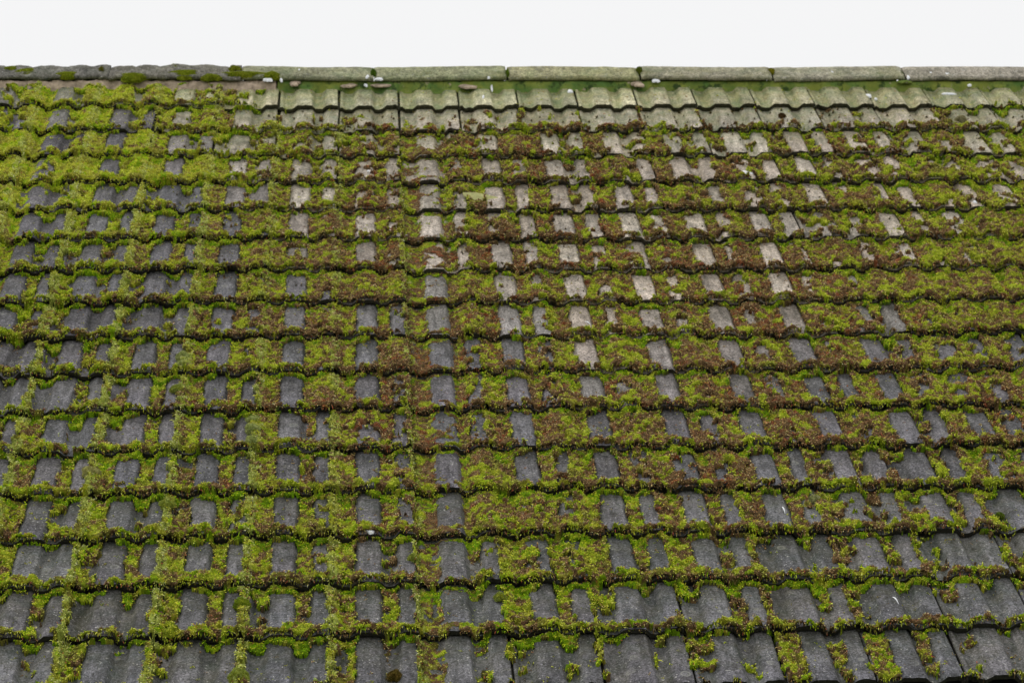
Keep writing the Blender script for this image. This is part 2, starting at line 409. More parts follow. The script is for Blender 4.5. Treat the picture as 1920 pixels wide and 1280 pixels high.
# the tiles beyond both edges of the view: one mesh
vs, qs, base = [], [], 0
for o in off:
    me = o.data; co = np.empty(len(me.vertices)*3, np.float32); me.vertices.foreach_get('co', co); co = co.reshape(-1, 3)
    mw = np.array(o.matrix_world); vs.append(co@mw[:3, :3].T+mw[:3, 3])
    li = np.empty(len(me.loops), np.int32); me.loops.foreach_get('vertex_index', li); qs.append(li.reshape(-1, 4)+base); base += len(co)
    bpy.data.objects.remove(o)
me = mesh_np('roof_tiles', np.concatenate(vs), quads=np.concatenate(qs), mats=(M_TILE,), smooth=False)
o = link('roof_tiles', me); o.color = (*lin((92, 91, 94)), .1)
tag(o, 'further grey roof tiles beyond the left and right edges of the view', 'roof tiles', kind='stuff')

# ------------------------------------------------------------------ ridge caps, mortar under them
RV = 16.50*G; RN = .034                         # apex line of the caps, in roof coordinates
def cap_mesh(L, rough, seed):
    # cross-section in world y,z around the apex, following both slopes
    nseg = 10; leg = .165
    prof_ = []
    for t in np.linspace(-1, 1, 25):
        d = abs(t)*leg; rr = .030
        yy = math.copysign(d*math.cos(TH), t)
        zz = -(math.sqrt(yy*yy+rr*rr)-rr)*math.tan(TH+.06)
        prof_.append((yy, zz))
    prof_ = np.array(prof_); n = len(prof_)
    xs = np.linspace(0, L, max(8, int(L/.02)))
    X, J = np.meshgrid(xs, np.arange(n), indexing='ij')
    y = prof_[J, 0]; z = prof_[J, 1]
    nz = (fbm(X*18+seed*7, J*.8, seed, 3)-.5)
    z = z+nz*.007+.003*np.sin(X*5+seed*2.1)
    if rough:
        topw = np.exp(-((J-n//2)/5.)**2)
        z = z+topw*(np.abs(np.sin(X*math.pi/(.15+.03*math.sin(seed*2.))+.7*np.sin(X*7)+seed))**.7*.013-.006)+nz*.018
        y = y+(fbm(X*25, J*.9, seed+3, 3)-.5)*.008
    z = z-.004*(np.exp(-(X/.01)**2)+np.exp(-((L-X)/.01)**2))
    top = np.stack([X, y, z], -1).reshape(-1, 3); bot = top.copy(); bot[:, 2] -= .020
    N = len(top); I = np.arange(N).reshape(len(xs), n)
    q = np.stack([I[:-1, :-1], I[1:, :-1], I[1:, 1:], I[:-1, 1:]], -1).reshape(-1, 4)
    sides = [np.stack([I[:-1, 0]+N, I[1:, 0]+N, I[1:, 0], I[:-1, 0]], -1), np.stack([I[:-1, -1], I[1:, -1], I[1:, -1]+N, I[:-1, -1]+N], -1),
             np.stack([I[0, 1:]+N, I[0, :-1]+N, I[0, :-1], I[0, 1:]], -1), np.stack([I[-1, :-1]+N, I[-1, 1:]+N, I[-1, 1:], I[-1, :-1]], -1)]
    Q = np.concatenate([q, q[:, ::-1]+N]+sides)
    return mesh_np('ridge_cap', np.concatenate([top, bot]), quads=Q, mats=(M_CAP,))
seams = [unproj(px, 138, .03)[0] for px in (-44, 205, 452, 700, 950, 1198, 1445, 1692, 1937)]
du = seams[4]-seams[3]
seams = [seams[0]-du*1.6, seams[0]-du*.8]+seams+[seams[-1]+du*.8]
seams = [min(max(q_, U0-.04), U1+.04) for q_ in seams]
CAPL = ['', '', 'knobbly grey ridge cap at the far left end of the ridge', 'knobbly ridge cap with a moss strip along its lower edge',
        'first smooth ridge cap, right of the knobbly ones, above the big white dropping', 'plain olive green ridge cap with an open dark gap beneath it', 'grey olive ridge cap over the brightest yellow green mortar',
        'grey ridge cap between the tall moss tuft and the yellow tuft', 'grey ridge cap speckled with small white droppings',
        'ridge cap with white lichen rosettes at the far right']
CAPC = {2: (100, 97, 92), 3: (106, 102, 95), 4: (132, 131, 108), 5: (140, 140, 112), 6: (150, 146, 114), 7: (146, 140, 122), 8: (150, 145, 128), 9: (152, 145, 132), 10: (154, 146, 132)}
for i in range(len(seams)-1):
    if seams[i+1]-seams[i] < .12: continue
    L = seams[i+1]-seams[i]-(.010 if i > 4 else .003)
    me = cap_mesh(L, i <= 3, i)
    p = world(seams[i]+.005, RV, RN)
    o = link('ridge_cap', me, loc=p, rot=(random.gauss(0, .02), random.gauss(0, .006), random.gauss(0, .005)))
    o.color = (*lin(CAPC.get(i, (120, 116, 104))), .30 if 4 <= i <= 8 else .12)
    lab = CAPL[i] if i < len(CAPL) and CAPL[i] else ('ridge cap beyond the left edge of the view' if i < 2 else 'ridge cap beyond the right edge of the view')
    tag(o, lab if i != 1 else 'second ridge cap beyond the left edge of the view', 'ridge cap', 'caps along the ridge')

# mortar bed: fills the pans under the caps on both slopes
def mortar(u0, u1, mt, name, lo, hi, seed, back=False):
    xs = np.arange(u0, u1, .008); nn = 7
    vs = []
    for j in range(nn):
        t = j/(nn-1)
        vj = RV-.165-(.044 if mt == M_MORTAR else .028) + (.052 if mt == M_MORTAR else .036)*t
        nb = prof(np.mod(xs/W, 1.0))-T*.95-.004
        topn = RN-.013
        edge = lo*(fbm(xs*22, xs*0+seed, seed, 3)-.35)
        vv = vj-edge*(1-t)*(.03) - (1-t)*.012
        n_ = nb+(topn-nb)*sm(0, 1, np.full_like(xs, t))+(fbm(xs*40, xs*0+j*.7, seed+j, 3)-.5)*.014*(1.5 if mt == M_MORTAR else .8)
        if back:
            vs.append(np.stack([xs, vv, n_], -1))
        else: vs.append(np.stack([xs, vv, n_], -1))
    vs = np.concatenate(vs); nx = len(xs); I = np.arange(nx*nn).reshape(nn, nx)
    q = np.stack([I[:-1, :-1], I[:-1, 1:], I[1:, 1:], I[1:, :-1]], -1).reshape(-1, 4)
    me = mesh_np(name, vs, quads=q, mats=(mt,))
    return on_roof(name, me, 0, 0, 0)
uA = unproj(520, 150, 0)[0]; uB = unproj(965, 150, 0)[0]
tag(mortar(U0+.05, uA, M_MORTAR, 'mortar_bed', 1.6, 0, 3), 'crumbling pinkish mortar strip under the knobbly left ridge caps', 'mortar')
tag(mortar(uA+.004, U1-.05, M_MORTARG, 'mortar_bed', .9, 0, 9), 'green algae covered mortar strip under the smooth ridge caps', 'mortar')

# ------------------------------------------------------------------ moss
du_ = .0046
ug = np.arange(-2.4, 4.2, du_); vg = np.arange(-G-.012, 15.97*G, du_)
Ug, Vg = np.meshgrid(ug, vg)
w1 = (fbm(Ug*14, Vg*14, 21, 3)-.5); w2 = (fbm(Ug*14, Vg*14, 31, 3)-.5)
# moss cushions bulge over the front edge of a tile: its border wanders
lip0 = (fbm(Ug*16, Vg*1.2, 41, 3)-.35)*.034
rowA, qA = row_of(Vg); rowA = np.clip(rowA, 0, 18)
def kidx(U): return np.clip(np.floor(U/W).astype(int)-K0, 0, KMAX-1)
up = np.clip(rowA-1, 0, 18)
Eup = np.where(rowA <= 17, tab[up, kidx(Ug)][..., 5], 0)
Eup = np.where(rowA >= 18, tab[17, kidx(Ug)][..., 5], Eup)
lip = np.clip(lip0, 0, .022)*np.clip((Eup-2.5)/6, 0, 1)
row, q = row_of(Vg+lip); row = np.clip(row, 1, 18)
row_true = row
ki = kidx(Ug+w2*.012)
s = np.mod(Ug/W, 1.0)
w3 = fbm(Ug*45, Vg*34, 33, 3)-.5
sw = s+w1*.060+w3*.075
TB = tab[np.minimum(row, 17), ki]
A, Wd, B, N_, J, E, Tp = [TB[..., i] for i in range(7)]
kin = np.clip(ki-1, 0, KMAX-1); Jl = tab[np.minimum(row, 17), kin][..., 4]
c = np.where(sw < .275, A, np.where(sw < .575, Wd, np.where(sw < .755, B, N_)))
jw = .038+.050*vnoise(Ug*9, Vg*34, 51)
c = np.where(sw > 1.0-jw, np.maximum(J, 0), c)
c = np.where(sw < jw*.9, np.maximum(Jl, np.where(A > 7, A, 0)), c)
pan = 1-sm(.4, .8, prof(s)/HR)
def cov(x): return (x/9.0)*1.25-.11
cv = cov(c)
# strip of fresh moss in the shelter below the upper tile
tb = (.03+.024*Tp)*(.35+1.3*uni(fbm(Ug*20, Vg*6, 61, 3)))*(.5+.6*pan)
tm_ = sm(0, .06, q-(1-tb))*(Tp > 0)
fresh = tm_*sm(.5, 5.0, Tp)
cv = np.maximum(cv, fresh*1.1-.05)
# moss along the front edge
eb = (.008+.013*E)*(.15+1.5*uni(fbm(Ug*15, Vg*4, 71, 3)))
em = (1-sm(0, .05, q-eb))*sm(1.5, 6.5, E)
cv = np.maximum(cv, em*1.05-.05)
Pn = uni(fbm(Ug*24, Vg*17, 81, 4))
fineP = fbm(Ug*75, Vg*55, 85, 3)-.5
thin_ = .02+.11*sm(-.8, .0, Ug)*sm(8.6*G, 10.5*G, Vg)*(.6+.4*sm(1.2, 2.2, Ug))+.05*sm(10.5*G, 12*G, Vg)*sm(-.4, -1.2, Ug)
mg = cv-thin_-Pn+fineP*.42
# small dark cushions dotted over the pale tiles
beigeish = ((row >= 2) & (row <= 8) & (Ug > -.75)).astype(float)*np.where(row == 2, 1.0, .8)
def worley(U, V, cell, seed, jit=.95):
    x = U/cell+seed*3.7; y = V/cell+seed*1.9
    xi = np.floor(x).astype(np.int64); yi = np.floor(y).astype(np.int64)
    best = np.full(U.shape, 9., np.float32); idv = np.zeros(U.shape, np.float32)
    for dx in (-1, 0, 1):
        for dy in (-1, 0, 1):
            a = (xi+dx) & 255; b = (yi+dy) & 255
            px = xi+dx+.5+jit*(_lat[a, b]-.5); py = yi+dy+.5+jit*(_lat[b, (a+77) & 255]-.5)
            d = (x-px)**2+(y-py)**2
            mk = d < best; best = np.where(mk, d, best).astype(np.float32); idv = np.where(mk, _lat[(a+13) & 255, (b+101) & 255], idv)
    return np.sqrt(best), idv
dS, iS = worley(Ug, Vg*.8, .030, 5)
spot = ((iS < .16*beigeish) & (dS < .16+iS*1.1)).astype(float)
d1, i1 = worley(Ug+w1*.02, Vg*.85+w2*.02, .034, 1)
d2, i2 = worley(Ug+w2*.012, Vg*1.05, .0175, 2)
dJ, iJ = worley(np.mod(Ug+W/2, W)+np.floor(Ug/W+.5)*9.7, Vg, .040, 8, .55)
domeJ = np.clip(1-(dJ/.80)**2, 0, 1)**.55
dome = np.clip(1-(d1/.85)**2, 0, 1)**.6; dome2 = np.clip(1-(d2/.85)**2, 0, 1)**.7
edge = sm(0, .20, mg)
joint = (sw > 1-jw) | (sw < jw*.9)
Hm = np.where(pan > .5, .0130, .0095)+.0035*np.clip(cv, 0, 1)
Hm = np.where(joint & (c > 6) & (Ug < .4), .021, Hm)
Hm = np.where(em > .5, .0135, Hm); Hm = np.where(fresh > .5, .0115, Hm)
lefty = sm(.2, -1.2, Ug)*sm(2.6, 3.6, Vg)
Hm = Hm*(1+.18*lefty)+.010*pan*em
Hm = Hm*(.72+.62*i1)
bead = joint & (c > 6) & (Ug < .4)
th = edge*Hm*np.where(bead, (.06+1.2*domeJ)*(.85+.2*dome2), (.30+.80*dome)*(.24+.98*dome2))+edge*.0070
lump = uni(fbm(Ug*13, Vg*11, 91, 2))
th = th*(.66+.42*lump+.22*sm(.70, .98, lump))
has = mg > 0.0
sth = spot*np.clip(1-(dS/.42)**2, 0, 1)**.5*.009
has2 = (spot > 0) & ~has
th = np.where(has2, sth, th); has = has | has2
th = np.minimum(th*1.08, .027)
th = th*(.25+.75*sm(15.98*G, (15.62+.45*fbm(Ug*7, Vg*0, 151, 2))*G, Vg))
has &= ~((row == 18))                          # nothing hangs beyond the eaves lip
# thin ends of the course-1 moss stop below the caps
wt = warp(np.floor(Ug/W)*W+.15, (16-row)*G+.15)
nbase = prof(s)-T*q+.72*wt+.28*warp(Ug, Vg)+.001
Z = nbase+th-.0008
Z = Z-.010*sm(.010, 0, q*G)*has               # rounded lip
# --- colours
def C(*a): return lin(a)
bright, yellow, olive, pale, brown, red, darkb, deep = (C(172, 214, 28), C(214, 216, 62), C(156, 150, 66), C(204, 218, 96),
    C(160, 124, 88), C(176, 98, 68), C(104, 82, 58), C(122, 184, 22))
fx = lambda x: x[..., None]
big = uni(fbm(Ug*2.6, Vg*3.2, 101, 3)); med = uni(fbm(Ug*17, Vg*13, 111, 3)); i1u = i1
# how brown the patch is: the middle of the roof is browner, left and top left greener
bz = (.60*sm(-1.1, .3, Ug)*(1-.40*sm(1.9, 3.2, Ug)) + .19)
bz = bz*(1-.30*sm(1.6, .3, Vg)) + .10*sm(.5, 1.5, Vg)*sm(3.9, 2.6, Vg)
bz = bz-.04-.05*lefty+.18*(pan > .5)*(Vg < 2.6)*sm(.2, -.8, Ug)+(big-.5)*.30
bz = np.where(joint & (Ug < .9), bz-.30, bz)
bz = np.where(fresh > .4, bz-.50, bz); bz = np.where(em > .5, bz-.05, bz)
pick = uni(.20*med+.24*i1u+.62*i2)
g_ = uni(fbm(Ug*30, Vg*22, 121, 2))
green = fx(sm(.1, .5, g_))*yellow+fx(1-sm(.1, .5, g_))*olive
lime = sm(.70-.08*sm(2.6, 1.2, Vg)*sm(1.2, -.2, Ug), .86, uni(fbm(Ug*9, Vg*8, 141, 3)*.5+.5*i1))
mid_ = sm(-.9, .2, Ug)*sm(.6, 1.6, Vg)
br_ = sm(.62, .9, g_)*(1-.6*mid_)
green = green*(1-fx(br_))+bright*fx(br_)
green = green*(1-.16*fx(mid_))+olive*.16*fx(mid_)
bz = bz*(1-.75*lime); green = green*(1-.7*fx(lime))+(bright*.6+yellow*.4)*1.22*.7*fx(lime)
green = np.where(fx((fresh > .4) & (i2 < .62)), deep*.50+bright*.42+green*.10, green)
green = np.where(fx(joint & (i1u > .58) & (Ug < .25)), pale*.5+yellow*.5, green)
green = np.where(fx(bead & (iJ > .50) & (Ug > -1.7)), pale, green)
green = green*(1-.25*fx(lefty*(g_ < .7)))+yellow*.30*fx(lefty*(g_ < .7))
isb = .96*sm(-.05, .05, bz-pick)
redm = fx(sm(.66, .9, i2)); brn = brown*(1-redm)+red*redm
brn = brn*(1-.5*fx(sm(.5, .1, i2)))+darkb*.5*fx(sm(.5, .1, i2))
col = (green*(1-fx(isb))+brn*fx(isb))*fx(.80+.95*np.mod(i2*7.3+i1u*3.1, 1.0))
col = col*fx(1+.26*lefty)
col = np.where(fx(has2), darkb*.6+olive*.25, col)
steep = sm(.97, .999, q)*0
# --- surface mesh
I = np.full(Ug.shape, -1, np.int64)
quad_ok = has[:-1, :-1] & has[:-1, 1:] & has[1:, 1:] & has[1:, :-1]
wall = (row[1:, :] != row[:-1, :])              # course boundary: the cushion ends here and the tile edge shows below it
Ew = tab[np.clip(row[1:]-0, 1, 17), ki[1:]][..., 5]
hang = fbm(Ug[1:]*26, row[1:]*7.3, 47, 3)          # here and there it hangs right down to the next tile
keep = (uni(hang) < .20*sm(4, 9, Ew)) & has[1:] & has[:-1]
quad_ok &= (~wall[:, :-1] & ~wall[:, 1:]) | (keep[:, :-1] & keep[:, 1:])
used = np.zeros(Ug.shape, bool)
for sl in ((slice(0, -1), slice(0, -1)), (slice(0, -1), slice(1, None)), (slice(1, None), slice(1, None)), (slice(1, None), slice(0, -1))):
    used[sl] |= quad_ok
# verts at the rim of a patch sink into the tile
rim = used.copy(); liprow = np.zeros(Ug.shape, bool); liprow[1:] = wall
rim[1:-1, 1:-1] = used[1:-1, 1:-1] & ~(has[:-2, 1:-1] & has[2:, 1:-1] & has[1:-1, :-2] & has[1:-1, 2:])
rim &= ~(liprow & has)
Z = np.where(rim, nbase-.002, Z)
I[used] = np.arange(used.sum())
V3 = np.stack([Ug[used], Vg[used], Z[used]], -1)
V3[:, :2] += (rng.random((len(V3), 2))-.5)*.0022; V3[:, 2] += (rng.random(len(V3))-.5)*.0022
Q4 = np.stack([I[:-1, :-1][quad_ok], I[:-1, 1:][quad_ok], I[1:, 1:][quad_ok], I[1:, :-1][quad_ok]], -1)
C3 = col[used]*.29  # surface between the shoots darkened, so shade in the gaps is painted
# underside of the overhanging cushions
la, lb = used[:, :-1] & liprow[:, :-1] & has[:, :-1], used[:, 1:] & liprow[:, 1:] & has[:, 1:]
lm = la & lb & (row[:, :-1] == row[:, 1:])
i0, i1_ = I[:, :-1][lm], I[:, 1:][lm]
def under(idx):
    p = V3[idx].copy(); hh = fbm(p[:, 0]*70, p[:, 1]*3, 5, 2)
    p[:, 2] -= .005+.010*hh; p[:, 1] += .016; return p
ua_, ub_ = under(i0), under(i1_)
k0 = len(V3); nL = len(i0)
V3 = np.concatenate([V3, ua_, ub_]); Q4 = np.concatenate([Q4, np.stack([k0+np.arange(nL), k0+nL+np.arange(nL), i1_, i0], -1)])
C3 = np.concatenate([C3, np.tile(np.array([[.016, .014, .007]]), (2*nL, 1))])  # undersides coloured near-black to stand for shade under the lip
# --- shoots
crumb = np.flatnonzero((~has & (mg > -.42) & (row <= 17)).ravel()); crumb = rng.choice(crumb, 3800)
crumb = np.repeat(crumb, rng.integers(3, 11, len(crumb)))
gyv, gxu = np.gradient(np.where(used, Z, nbase), du_)
cand = np.flatnonzero((used & ~rim).ravel())
area = len(cand)*du_*du_
NS = int(area/(.0050**2))
pk = rng.choice(cand, NS)
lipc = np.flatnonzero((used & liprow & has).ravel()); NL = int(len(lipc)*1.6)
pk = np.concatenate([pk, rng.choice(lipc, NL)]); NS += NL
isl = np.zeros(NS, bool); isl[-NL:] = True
pk = np.concatenate([pk, crumb]); isl = np.concatenate([isl, np.zeros(len(crumb), bool)]); NS += len(crumb)
isc = np.zeros(NS, bool); isc[-len(crumb):] = True
pu = Ug.ravel()[pk]+(rng.random(NS)-.5)*du_; pv = Vg.ravel()[pk]+(rng.random(NS)-.5)*du_; pz = np.where(isc, nbase.ravel()[pk], Z.ravel()[pk]-.001)
pu = np.where(isc, pu+rng.normal(0, .003, NS), pu); pv = np.where(isc, pv+rng.normal(0, .003, NS), pv)
gu = np.where(isc, 0, np.clip(gxu.ravel()[pk], -2.2, 2.2)); gv = np.where(isc, 0, np.clip(gyv.ravel()[pk], -1.5, 3.0))
nrm = np.stack([-gu, -gv, np.ones(NS)], -1); nrm /= np.linalg.norm(nrm, axis=1)[:, None]
jit = rng.normal(0, .38, (NS, 3)); jit[:, 1] -= .22
jit[isl] += np.array([0, -.75, -1.0])
dr = nrm*.85+jit; dr[isl, 2] -= 0.0; dr[:, 2] = np.where(isl, dr[:, 2], np.maximum(dr[:, 2], .05)); dr /= np.linalg.norm(dr, axis=1)[:, None]
ln = rng.uniform(.0040, .0092, NS)*(1+.3*rng.random(NS))
ln = np.where(th.ravel()[pk] < .006, ln*.6, ln); ln = np.where(rng.random(NS) < .07, ln*1.7, ln); ln = np.where(isl, ln*1.05, ln); pz = np.where(isl, pz-.009*rng.random(NS), pz)
sd = np.cross(dr, rng.normal(0, 1, (NS, 3))+np.array([0, -.3, 1.0])); sd /= np.linalg.norm(sd, axis=1)[:, None]
wd = rng.uniform(.0010, .0020, NS)
p0 = np.stack([pu, pv, pz], -1); bend = np.zeros((NS, 3)); bend[:, 2] = -1; bend[:, 1] = -.5
p1 = p0+dr*(ln*.55)[:, None]; p2 = p0+dr*ln[:, None]+bend*(ln*.22)[:, None]
s0 = sd*wd[:, None]; s1 = sd*(wd*.85)[:, None]
SV = np.stack([p0-s0, p0+s0, p1+s1, p1-s1, p2], 1).reshape(-1, 3)
b5 = np.arange(NS)*5+len(V3)
SQ = np.stack([b5, b5+1, b5+2, b5+3], -1); ST = np.stack([b5+3, b5+2, b5+4], -1)
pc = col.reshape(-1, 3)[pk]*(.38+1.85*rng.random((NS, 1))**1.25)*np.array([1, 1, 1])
pc = np.where(isl[:, None], pc*.30+np.array([.012, .012, .003]), pc)  # hanging shoots coloured darker, painting in the shade below the tile edge
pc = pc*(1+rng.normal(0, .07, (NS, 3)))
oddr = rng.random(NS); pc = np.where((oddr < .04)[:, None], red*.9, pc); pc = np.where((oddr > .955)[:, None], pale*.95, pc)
SC = np.repeat(pc[:, None, :], 5, 1); SC[:, 0:2] *= .65; SC[:, 4] *= 1.9; SC[:, 2:4] *= 1.2  # tips paler by nature; bases darkened and tips lifted as painted shade and highlight
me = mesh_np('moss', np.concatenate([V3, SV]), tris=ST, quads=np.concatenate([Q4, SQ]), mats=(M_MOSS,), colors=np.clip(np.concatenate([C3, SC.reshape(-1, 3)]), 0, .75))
moss = on_roof('moss', me, 0, 0, 0)
tag(moss, 'green, yellow and brown moss growing in the pans, joints and edges of the tiles', 'moss', kind='stuff')
print('moss quads', len(Q4), 'shoots', NS)

# ------------------------------------------------------------------ distinct moss cushions, tufts on the ridge
def surf(u, v, extra=0.0):
    r_, q_ = row_of(np.array([v])); return float(prof(np.mod(u/W, 1.0))-T*q_[0]+warp(np.array(u), np.array(v)))+extra
def cushion_mesh(name, a, b, h, c1, c2, seed, dens=1.0):
    r = np.random.default_rng(seed)
    nr, na = 12, 36
    vs = [(0, 0, h)]; 
    for i in range(1, nr+1):
        t = i/nr
        for j in range(na):
            an = 2*math.pi*j/na; k = 1+.16*math.sin(an*3+seed)+.10*math.sin(an*5+seed*2)
            rr = math.sin(t*math.pi/2*1.08)*k; zz = h*math.cos(t*math.pi/2*1.08)
            vs.append((a*rr*math.cos(an), b*rr*math.sin(an), zz))
    vs = np.array(vs); dsp = 1+.14*(fbm(vs[:, 0]*120+seed, vs[:, 1]*120+9, seed, 3)-.5)*2; vs *= dsp[:, None]
    tr = [(0, 1+j, 1+(j+1) % na) for j in range(na)]; qd = []
    for i in range(nr-1):
        for j in range(na):
            p = 1+i*na; qd.append((p+j, p+na+j, p+na+(j+1) % na, p+(j+1) % na))
    c1, c2 = lin(c1), lin(c2)
    f = vnoise(vs[:, 0]*90+seed*3, vs[:, 1]*90, seed)[:, None]; cols = (c1*(1-f)+c2*f)*.75
    n = int(900*dens*(a*b)/(.03*.025))+120
    ph = r.random(n)*2*math.pi; t = np.arccos(1-r.random(n)*1.02); sx_, sy_, sz_ = np.sin(t)*np.cos(ph), np.sin(t)*np.sin(ph), np.cos(t)
    k = 1+.16*np.sin(ph*3+seed)+.10*np.sin(ph*5+seed*2)
    p0 = np.stack([a*sx_*k, b*sy_*k, h*sz_], -1); d = np.stack([sx_/a, sy_/b, sz_/h], -1); d /= np.linalg.norm(d, axis=1)[:, None]
    d = d+r.normal(0, .35, (n, 3)); d /= np.linalg.norm(d, axis=1)[:, None]
    L = r.uniform(.003, .007, n)[:, None]; sdv = np.cross(d, r.normal(0, 1, (n, 3))); sdv /= np.linalg.norm(sdv, axis=1)[:, None]; sdv *= .0013
    SV = np.stack([p0-sdv, p0+sdv, p0+d*L], 1).reshape(-1, 3); b3 = np.arange(n)*3+len(vs)
    T3 = np.stack([b3, b3+1, b3+2], -1)
    f = r.random((n, 1)); sc_ = (c1*(1-f)+c2*f)*r.uniform(.7, 1.3, (n, 1)); sc_ = np.repeat(sc_, 3, 0)
    return mesh_np(name, np.concatenate([vs, SV]), tris=np.concatenate([np.array(tr), T3]), quads=np.array(qd), mats=(M_MOSS,), colors=np.concatenate([cols, sc_]))
def rsurf(v, u):
    if v > RV-.160: return RN+.004-.09*max(0, (RV-v)-.03)*0
    if v > RV-.215: return surf(u, RV-.22)+.008+(RN-.010-surf(u, RV-.22))*min(1, (v-(RV-.215))/.05)
    return surf(u, min(v, 15.9*G))
def rplace(px, py):
    n_ = .03
    for _ in range(6):
        u, v = unproj(px, py, n_); n_ = .5*n_+.5*rsurf(v, u)
    return u, v, n_
PALE, PALE2, OLV, BRN, YEL, GRN = (150, 166, 92), (186, 190, 120), (104, 106, 40), (112, 84, 50), (160, 166, 44), (96, 132, 28)
CUSH = [
 (343, 672, 26, 20, 22, PALE, PALE2, 'pale green domed moss cushion, upper of a stack beside the dark narrow rolls at left'),
 (340, 690, 22, 16, 18, PALE, PALE2, 'pale moss cushion tucked just below the larger domed one at left'),
 (332, 731, 25, 20, 18, YEL, PALE, 'yellowish moss cushion heading the strip one course under the pale pair'),
 (475, 787, 24, 17, 18, PALE, PALE2, 'topmost pale cushion of the column of three in the twelfth course'),
 (473, 808, 27, 20, 24, PALE, PALE2, 'largest, middle pale cushion of the column of three in the twelfth course'),
 (471, 834, 22, 18, 19, PALE, PALE2, 'lowest pale cushion of the column of three, touching the tile edge'),
 (487, 848, 17, 13, 15, OLV, BRN, 'small brownish moss ball hanging on the edge under the pale column'),
 (515, 761, 18, 14, 16, PALE, GRN, 'single round grey green cushion at a tile edge left of a bare roll'),
 (104, 524, 21, 17, 18, YEL, PALE, 'pale yellow cushion at the head of a joint, far left eighth course'),
 (234, 531, 21, 17, 18, YEL, PALE, 'pale yellow cushion on the next joint to the right, eighth course'),
 (170, 886, 32, 22, 23, (158, 160, 92), (196, 190, 124), 'broad dull cushion covering the narrow roll in the thirteenth course'),
 (313, 945, 26, 20, 19, PALE, YEL, 'olive cushion at the head of the joint in the fourteenth course'),
 (453, 1133, 28, 20, 23, YEL, GRN, 'mounded yellow green cushion sitting on a joint near the bottom'),
 (447, 1270, 34, 24, 24, YEL, PALE, 'large bright cushion cut by the bottom edge of the photo'),
 (740, 1262, 25, 17, 22, (96, 88, 32), (120, 96, 44), 'isolated dark olive brown moss ball in a bare pan at the bottom'),
 (774, 1050, 16, 13, 15, PALE, YEL, 'small round green moss ball beside a brown tuft, fifteenth course'),
 (649, 1070, 17, 12, 14, GRN, PALE, 'smooth green cushion at the lower left of a bare wide roll'),
 (911, 1259, 15, 11, 13, (104, 88, 50), OLV, 'small brown moss ball in a pan near the bottom centre'),
 (938, 1120, 22, 14, 17, PALE, YEL, 'grey green cushion under the tile edge above the bottom centre'),
 (1527, 933, 22, 13, 15, PALE, (190, 180, 140), 'pale cushion on the edge strip right of centre, fourteenth course'),
 (1874, 960, 17, 12, 14, GRN, OLV, 'dark green cushion near the right border, fourteenth course'),
 (1801, 229, 28, 17, 19, (150, 146, 108), (176, 166, 126), 'tan grey cushion on the second course near the right border'),
 (848, 265, 24, 14, 16, (120, 126, 66), (150, 140, 80), 'olive cushion on the third course left of centre'),
 (1465, 222, 17, 12, 16, (70, 52, 36), (110, 84, 46), 'dark brown cushion beneath the second course edge right of centre'),
]
for i, (px, py, a, b, h, c1, c2, lab) in enumerate(CUSH):
    u, v = unproj(px, py, .012)
    me = cushion_mesh('moss_cushion', a/1000, b/1000*1.3, h/1000, c1, c2, i+3)
    o = on_roof('moss_cushion', me, u, v-.006, surf(u, v)+.010, (.1, 0, random.uniform(-.4, .4)))
    tag(o, lab, 'moss cushion')
RT = [(700, 138, 14, 44, 12, (70, 104, 24), (104, 132, 34), 'narrow dark green moss plug in the first visible smooth ridge joint'),
      (951, 138, 11, 44, 10, (84, 116, 24), (128, 146, 36), 'bright green moss plug in the notched ridge joint at centre'),
      (1199, 134, 14, 40, 20, (84, 108, 26), (128, 134, 44), 'tall green moss tuft standing above the ridge right of centre'),
      (1446, 135, 15, 36, 15, (132, 134, 28), (170, 160, 44), 'yellow brown moss tuft breaking the ridge line'),
      (1690, 138, 7, 46, 8, (66, 92, 28), (94, 112, 34), 'thin dark moss line in the rightmost ridge joint'),
      (440, 132, 34, 40, 20, (126, 142, 28), (158, 156, 50), 'largest moss tuft, crowning the knobbly ridge at left'),
      (190, 132, 14, 30, 13, (112, 116, 32), (134, 126, 50), 'small olive tuft on the knobbly ridge at far left')]
for i, (px, py, a, b, h, c1, c2, lab) in enumerate(RT):
    u, v, n_ = rplace(px, py)
    me = cushion_mesh('moss_tuft', a/1000, b/1000, h/1000, c1, c2, i+60, 1.3)
    tag(on_roof('moss_tuft', me, u, v, n_-.002, (0, 0, 0)), lab, 'moss tuft')
LM = [(20, 128, 34, 'small moss pad on top of the leftmost ridge cap'), (125, 140, 40, 'short moss strip beside the chalky end of the leftmost cap'), (250, 145, 46, 'moss strip hanging below the chalky white patch on the ridge'), (330, 126, 26, 'thin moss pad on the crest of the knobbly cap left of the big tuft'), (395, 144, 40, 'ragged moss strip on the cap just left of the big ridge tuft'), (510, 141, 26, 'thin moss pad at the joint where the smooth ridge caps begin'), (48, 134, 50, 'long low moss strip along the lower edge of the leftmost ridge cap'), (345, 138, 62, 'green moss strip along the ridge cap left of the big tuft'),
      (455, 140, 70, 'moss strip under the big ridge tuft, brown in its middle')]
for i, (px, py, a, lab) in enumerate(LM):
    u, v, n_ = rplace(px, py+2)
    me = cushion_mesh('moss_strip', a/1000*(1.1+.3*(i % 3)), .030+.008*(i % 4), .016+.004*(i % 3), (124, 150, 30), (170, 168, 54), i+80, 1.1)
    tag(on_roof('moss_strip', me, u, v, n_-.006), lab, 'moss strip')

